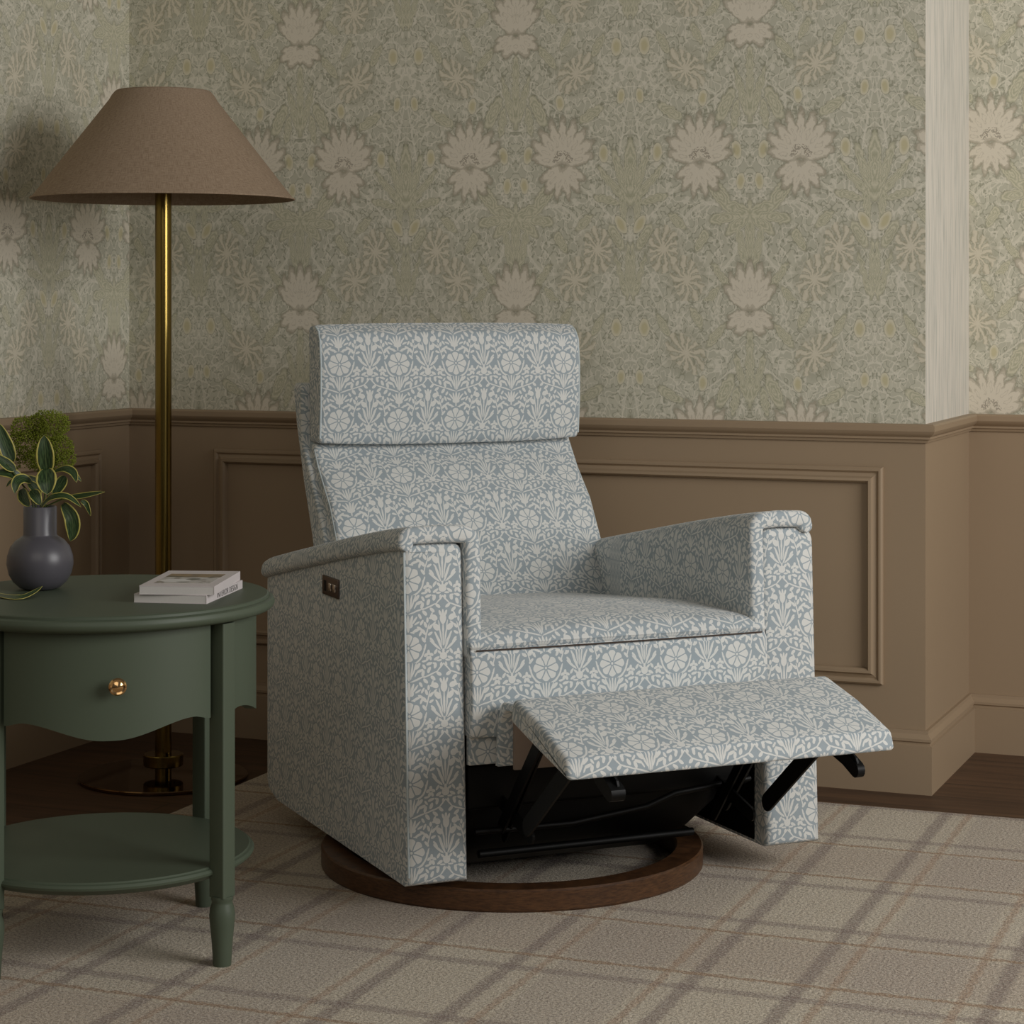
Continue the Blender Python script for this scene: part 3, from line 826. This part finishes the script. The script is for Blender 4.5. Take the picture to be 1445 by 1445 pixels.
def leaf(name, pix, hw, parent, Y0=VY, dy=(0, 0, 0), face=None, fold=.25, org=None):
    """pix: three or more points of the midrib given where the photograph shows them"""
    pts = [at(p[0], p[1], Y0+p[2] if len(p) > 2 else Y0) for p in pix]
    n = 14; mid = []
    for k in range(n+1):
        t = k/n*(len(pts)-1); i = min(int(t), len(pts)-2); f = t-i
        p0 = pts[max(i-1, 0)]; p1 = pts[i]; p2 = pts[i+1]; p3 = pts[min(i+2, len(pts)-1)]
        mid.append(.5*((2*p1)+(p2-p0)*f+(2*p0-5*p1+4*p2-p3)*f*f+(3*p1-p0-3*p2+p3)*f**3))
    W = hw*Y0/F; V = []; Fs = []; uvs = []
    fc = Vector(face) if face else Vector((0, -1, .25)); fc.normalize()
    A_ = [-1, -.85, -.5, 0, .5, .85, 1]
    for k in range(n+1):
        t = k/n; d = (mid[min(k+1, n)]-mid[max(k-1, 0)]).normalized()
        sd = d.cross(fc).normalized(); nn = sd.cross(d).normalized()
        w = W*(math.sin(math.pi*min(1, (t*.94+.06)**.9))**.8)*(1 if t < .9 else (1-t)/.1*.92+.08)
        for a in A_: V.append(mid[k]+sd*w*a+nn*w*fold*abs(a)**1.5)
    m = len(A_)
    for k in range(n):
        for j in range(m-1):
            q = (k*m+j, k*m+j+1, (k+1)*m+j+1, (k+1)*m+j); Fs.append(q)
            uvs.append([(A_[i % m], (i//m)/n) for i in q])
    if org is not None: V = [v-org for v in V]
    o = link(name, V, Fs, M['leaf'], parent, uvs, 80)
    so = o.modifiers.new('thick', 'SOLIDIFY'); so.thickness = .0007; so.offset = 0
    return o
mouth = Vector((VX, VY, ZT+.13))
def sprig(label, stems, leaves):
    o = empty('leaf_sprig', mouth, 0, label, 'foliage')
    for s in stems:
        tube('stem', [Vector(at(*p))-mouth for p in s], .0016, M['stem'], o, 6)
    for pix, hw, face in leaves: leaf('leaf', pix, hw, o, face=face, org=mouth)
    return o
sprig('upright glossy leaf with yellow edge standing tall in the middle of the grey vase',
      [[(60, 745, VY), (62, 710, VY), (66, 668, VY-.005)]],
      [([(66, 668, -.005), (64, 640, -.012), (62, 614, -.010)], 13, (0, -1, .2)), ([(65, 662, -.012), (66, 680, -.03), (67, 698, -.035)], 14.5, (0, -1, .5)),
       ([(45, 692, -.01), (50, 700, -.02), (57, 713, -.025)], 8.5, (.3, -1, .3))])
sprig('leaves with yellow edges arching out to the right over the vase rim',
      [[(58, 745, VY), (64, 712, VY), (78, 664, VY)], [(60, 745, VY), (66, 714, VY), (90, 703, VY)]],
      [([(76, 666, 0), (92, 662, -.01), (104, 668, -.02), (108, 681, -.03)], 7, (-.2, -1, 1.2)), ([(88, 664, 0), (104, 668, 0), (115, 680, 0)], 3.5, (0, -1, 1)),
       ([(58, 717, -.02), (72, 703, -.03), (95, 701, -.035), (115, 716, -.04)], 6.5, (0, -1, 1.3)), ([(88, 704, 0), (118, 700, -.01), (148, 694, -.02)], 6, (0, -1, 1.2)),
       ([(114, 707, -.01), (122, 712, -.01), (128, 728, -.01)], 4, (-.4, -1, .6)), ([(89, 711, -.02), (101, 730, -.03), (103, 750, -.03), (99, 764, -.03)], 11, (0, -1, .1)),
       ([(92, 672, .01), (84, 685, .01), (74, 703, .01)], 8.5, (.3, -1, .3))])
sprig('darker leaves with yellow edges spreading to the left of the grey vase',
      [[(55, 745, VY), (50, 712, VY), (28, 678, VY)], [(52, 745, VY), (44, 700, VY), (10, 655, VY)]],
      [([(44, 680, -.01), (32, 676, -.02), (23, 682, -.03), (21, 697, -.035)], 9, (.2, -1, .9)), ([(31, 690, 0), (34, 702, -.01), (42, 715, -.02)], 9, (-.3, -1, .3)),
       ([(32, 678, .01), (14, 668, 0), (-12, 668, 0)], 9, (0, -1, .8)), ([(17, 652, .01), (8, 628, .01), (-3, 596, .01)], 11, (.2, -1, .1)),
       ([(21, 664, 0), (8, 654, 0), (-10, 640, 0)], 8, (.1, -1, .5)), ([(22, 676, -.02), (15, 680, -.02), (9, 687, -.02)], 3, (0, -1, .8)),
       ([(60, 690, .01), (48, 680, .01), (34, 672, .01)], 8, (0, -1, .5)), ([(40, 680, -.005), (50, 690, -.005), (58, 700, -.01)], 7, (0, -1, .6))])
# mossy flower head
mo = empty('moss_flower', mouth, 0, 'fluffy bright green flower head behind the leaves in the vase', 'flower')
tube('stem', [Vector(at(*p))-mouth for p in ((58, 745, VY+.01), (58, 700, VY+.02), (55, 650, VY+.03))], .0022, M['stem'], mo, 6)
V = []; Fs = []
blobs = [(33, 606, 17), (52, 600, 14), (75, 602, 21), (62, 592, 12), (42, 628, 21), (66, 622, 20), (85, 632, 17), (30, 640, 10), (60, 646, 18), (92, 648, 14), (84, 655, 10), (24, 618, 9), (88, 596, 9), (46, 650, 12), (20, 655, 8)]
for bx_, by_, br_ in blobs:
    c = at(bx_, by_, VY+.035)-mouth; R_ = br_*VY/F
    for q in range(int(br_*br_*2.2)):
        d = Vector((random.gauss(0, 1), random.gauss(0, 1), random.gauss(0, 1))).normalized()
        p = c+d*R_*random.uniform(.72, 1.08)
        up = (d+Vector((random.uniform(-.6, .6), random.uniform(-.6, .6), random.uniform(-.2, .8)))).normalized()
        s = up.cross(Vector((.3, .5, .8))).normalized(); t = up.cross(s)
        h = random.uniform(.0028, .0048); w = random.uniform(.0008, .0014); k = len(V)
        V += [p, p+s*w+up*h*.5, p+t*w+up*h*.5, p-s*w+up*h*.5, p-t*w+up*h*.5, p+up*h]
        for a in range(4):
            b = (a+1) % 4; Fs += [(k, k+1+b, k+1+a), (k+5, k+1+a, k+1+b)]
link('flower_head', V, Fs, M['moss'], mo, None, None)
# fallen leaf
def tb(px, py, dz=0):
    Y = F*(HC-ZT-dz)/(py-HZ); return (px, py, Y-VY)
lo = leaf('fallen_leaf', [tb(-14, 836, .003), tb(8, 842, .003), tb(30, 843, .004), tb(47, 836, .007), tb(60, 827, .014)], 6.5, None, face=(0, -.5, 1.2), fold=.15)
tag(lo, 'single fallen leaf with yellow edge lying on the green table by the vase', 'leaf')

# ------------------------------------------------------------------ lamp
LX, LY = (230.5-CX)*5.25/F, 5.25
la = empty('floor_lamp', (LX, LY, 0), 0, 'tall brass floor lamp with a wide tapered brown linen shade', 'lamp')
lathe('base_disc', [(.001, 0), (.198, 0), (.200, .002), (.200, .007), (.198, .009), (.001, .009)], M['mirror'], la, None, 96, 30)
lathe('collar', [(.020, .030), (.045, .030), (.047, .032), (.047, .056), (.045, .058), (.020, .058)], M['brass'], la, None, 64, 30)
lathe('pole', [(.001, .009), (.0195, .009), (.0195, 1.52), (.001, 1.52)], M['brass'], la, None, 48, 30)
sd_prof = [(.309, 1.374), (.128, 1.607), (.121, 1.619), (.113, 1.6285), (.110, 1.6285), (.118, 1.617), (.125, 1.606), (.306, 1.374), (.309, 1.374)]
lathe('shade', sd_prof, M['linen'], la, None, 96, 40)
lathe('shade_top', [(.001, 1.627), (.110, 1.627), (.112, 1.629), (.110, 1.6305), (.001, 1.6305)], M['linen'], la, None, 64, 30)
tube('rim_wire', [(.3095*math.cos(2*math.pi*k/72), .3095*math.sin(2*math.pi*k/72), 1.375) for k in range(73)], .0022, M['linen'], la, 6)

# ------------------------------------------------------------------ light, world, camera
def area(name, loc, tgt, size, sy, power, col):
    l = bpy.data.lights.new(name, 'AREA'); l.shape = 'RECTANGLE'; l.size = size; l.size_y = sy; l.energy = power; l.color = col
    o = bpy.data.objects.new(name, l); C.objects.link(o); o.location = loc
    o.rotation_euler = (Vector(tgt)-Vector(loc)).to_track_quat('-Z', 'Y').to_euler(); return o
area('window_light', (3.3, 1.9, 2.0), (.3, 4.9, .7), 2.3, 1.9, 122, (1.0, .985, .96))
area('fill_light', (-.6, .2, 2.5), (.1, 4.6, .5), 2.6, 1.8, 19, (1.0, .93, .83))  # weak fill added from camera left, not a lamp of the room
w = bpy.data.worlds.new('world'); bpy.context.scene.world = w; w.use_nodes = True
w.node_tree.nodes['Background'].inputs[0].default_value = (1.0, .95, .88, 1); w.node_tree.nodes['Background'].inputs[1].default_value = .085
cd = bpy.data.cameras.new('camera'); cam = bpy.data.objects.new('camera', cd); C.objects.link(cam)
cam.location = (0, 0, HC); cam.rotation_euler = (math.pi/2, 0, 0)
cd.sensor_width = 36; cd.lens = 36*F/1445; cd.shift_x = 0; cd.shift_y = -(722.5-HZ)/1445; cd.clip_start = .05
sc = bpy.context.scene; sc.camera = cam
sc.view_settings.view_transform = 'Standard'; sc.view_settings.look = 'None'; sc.view_settings.exposure = -0.10
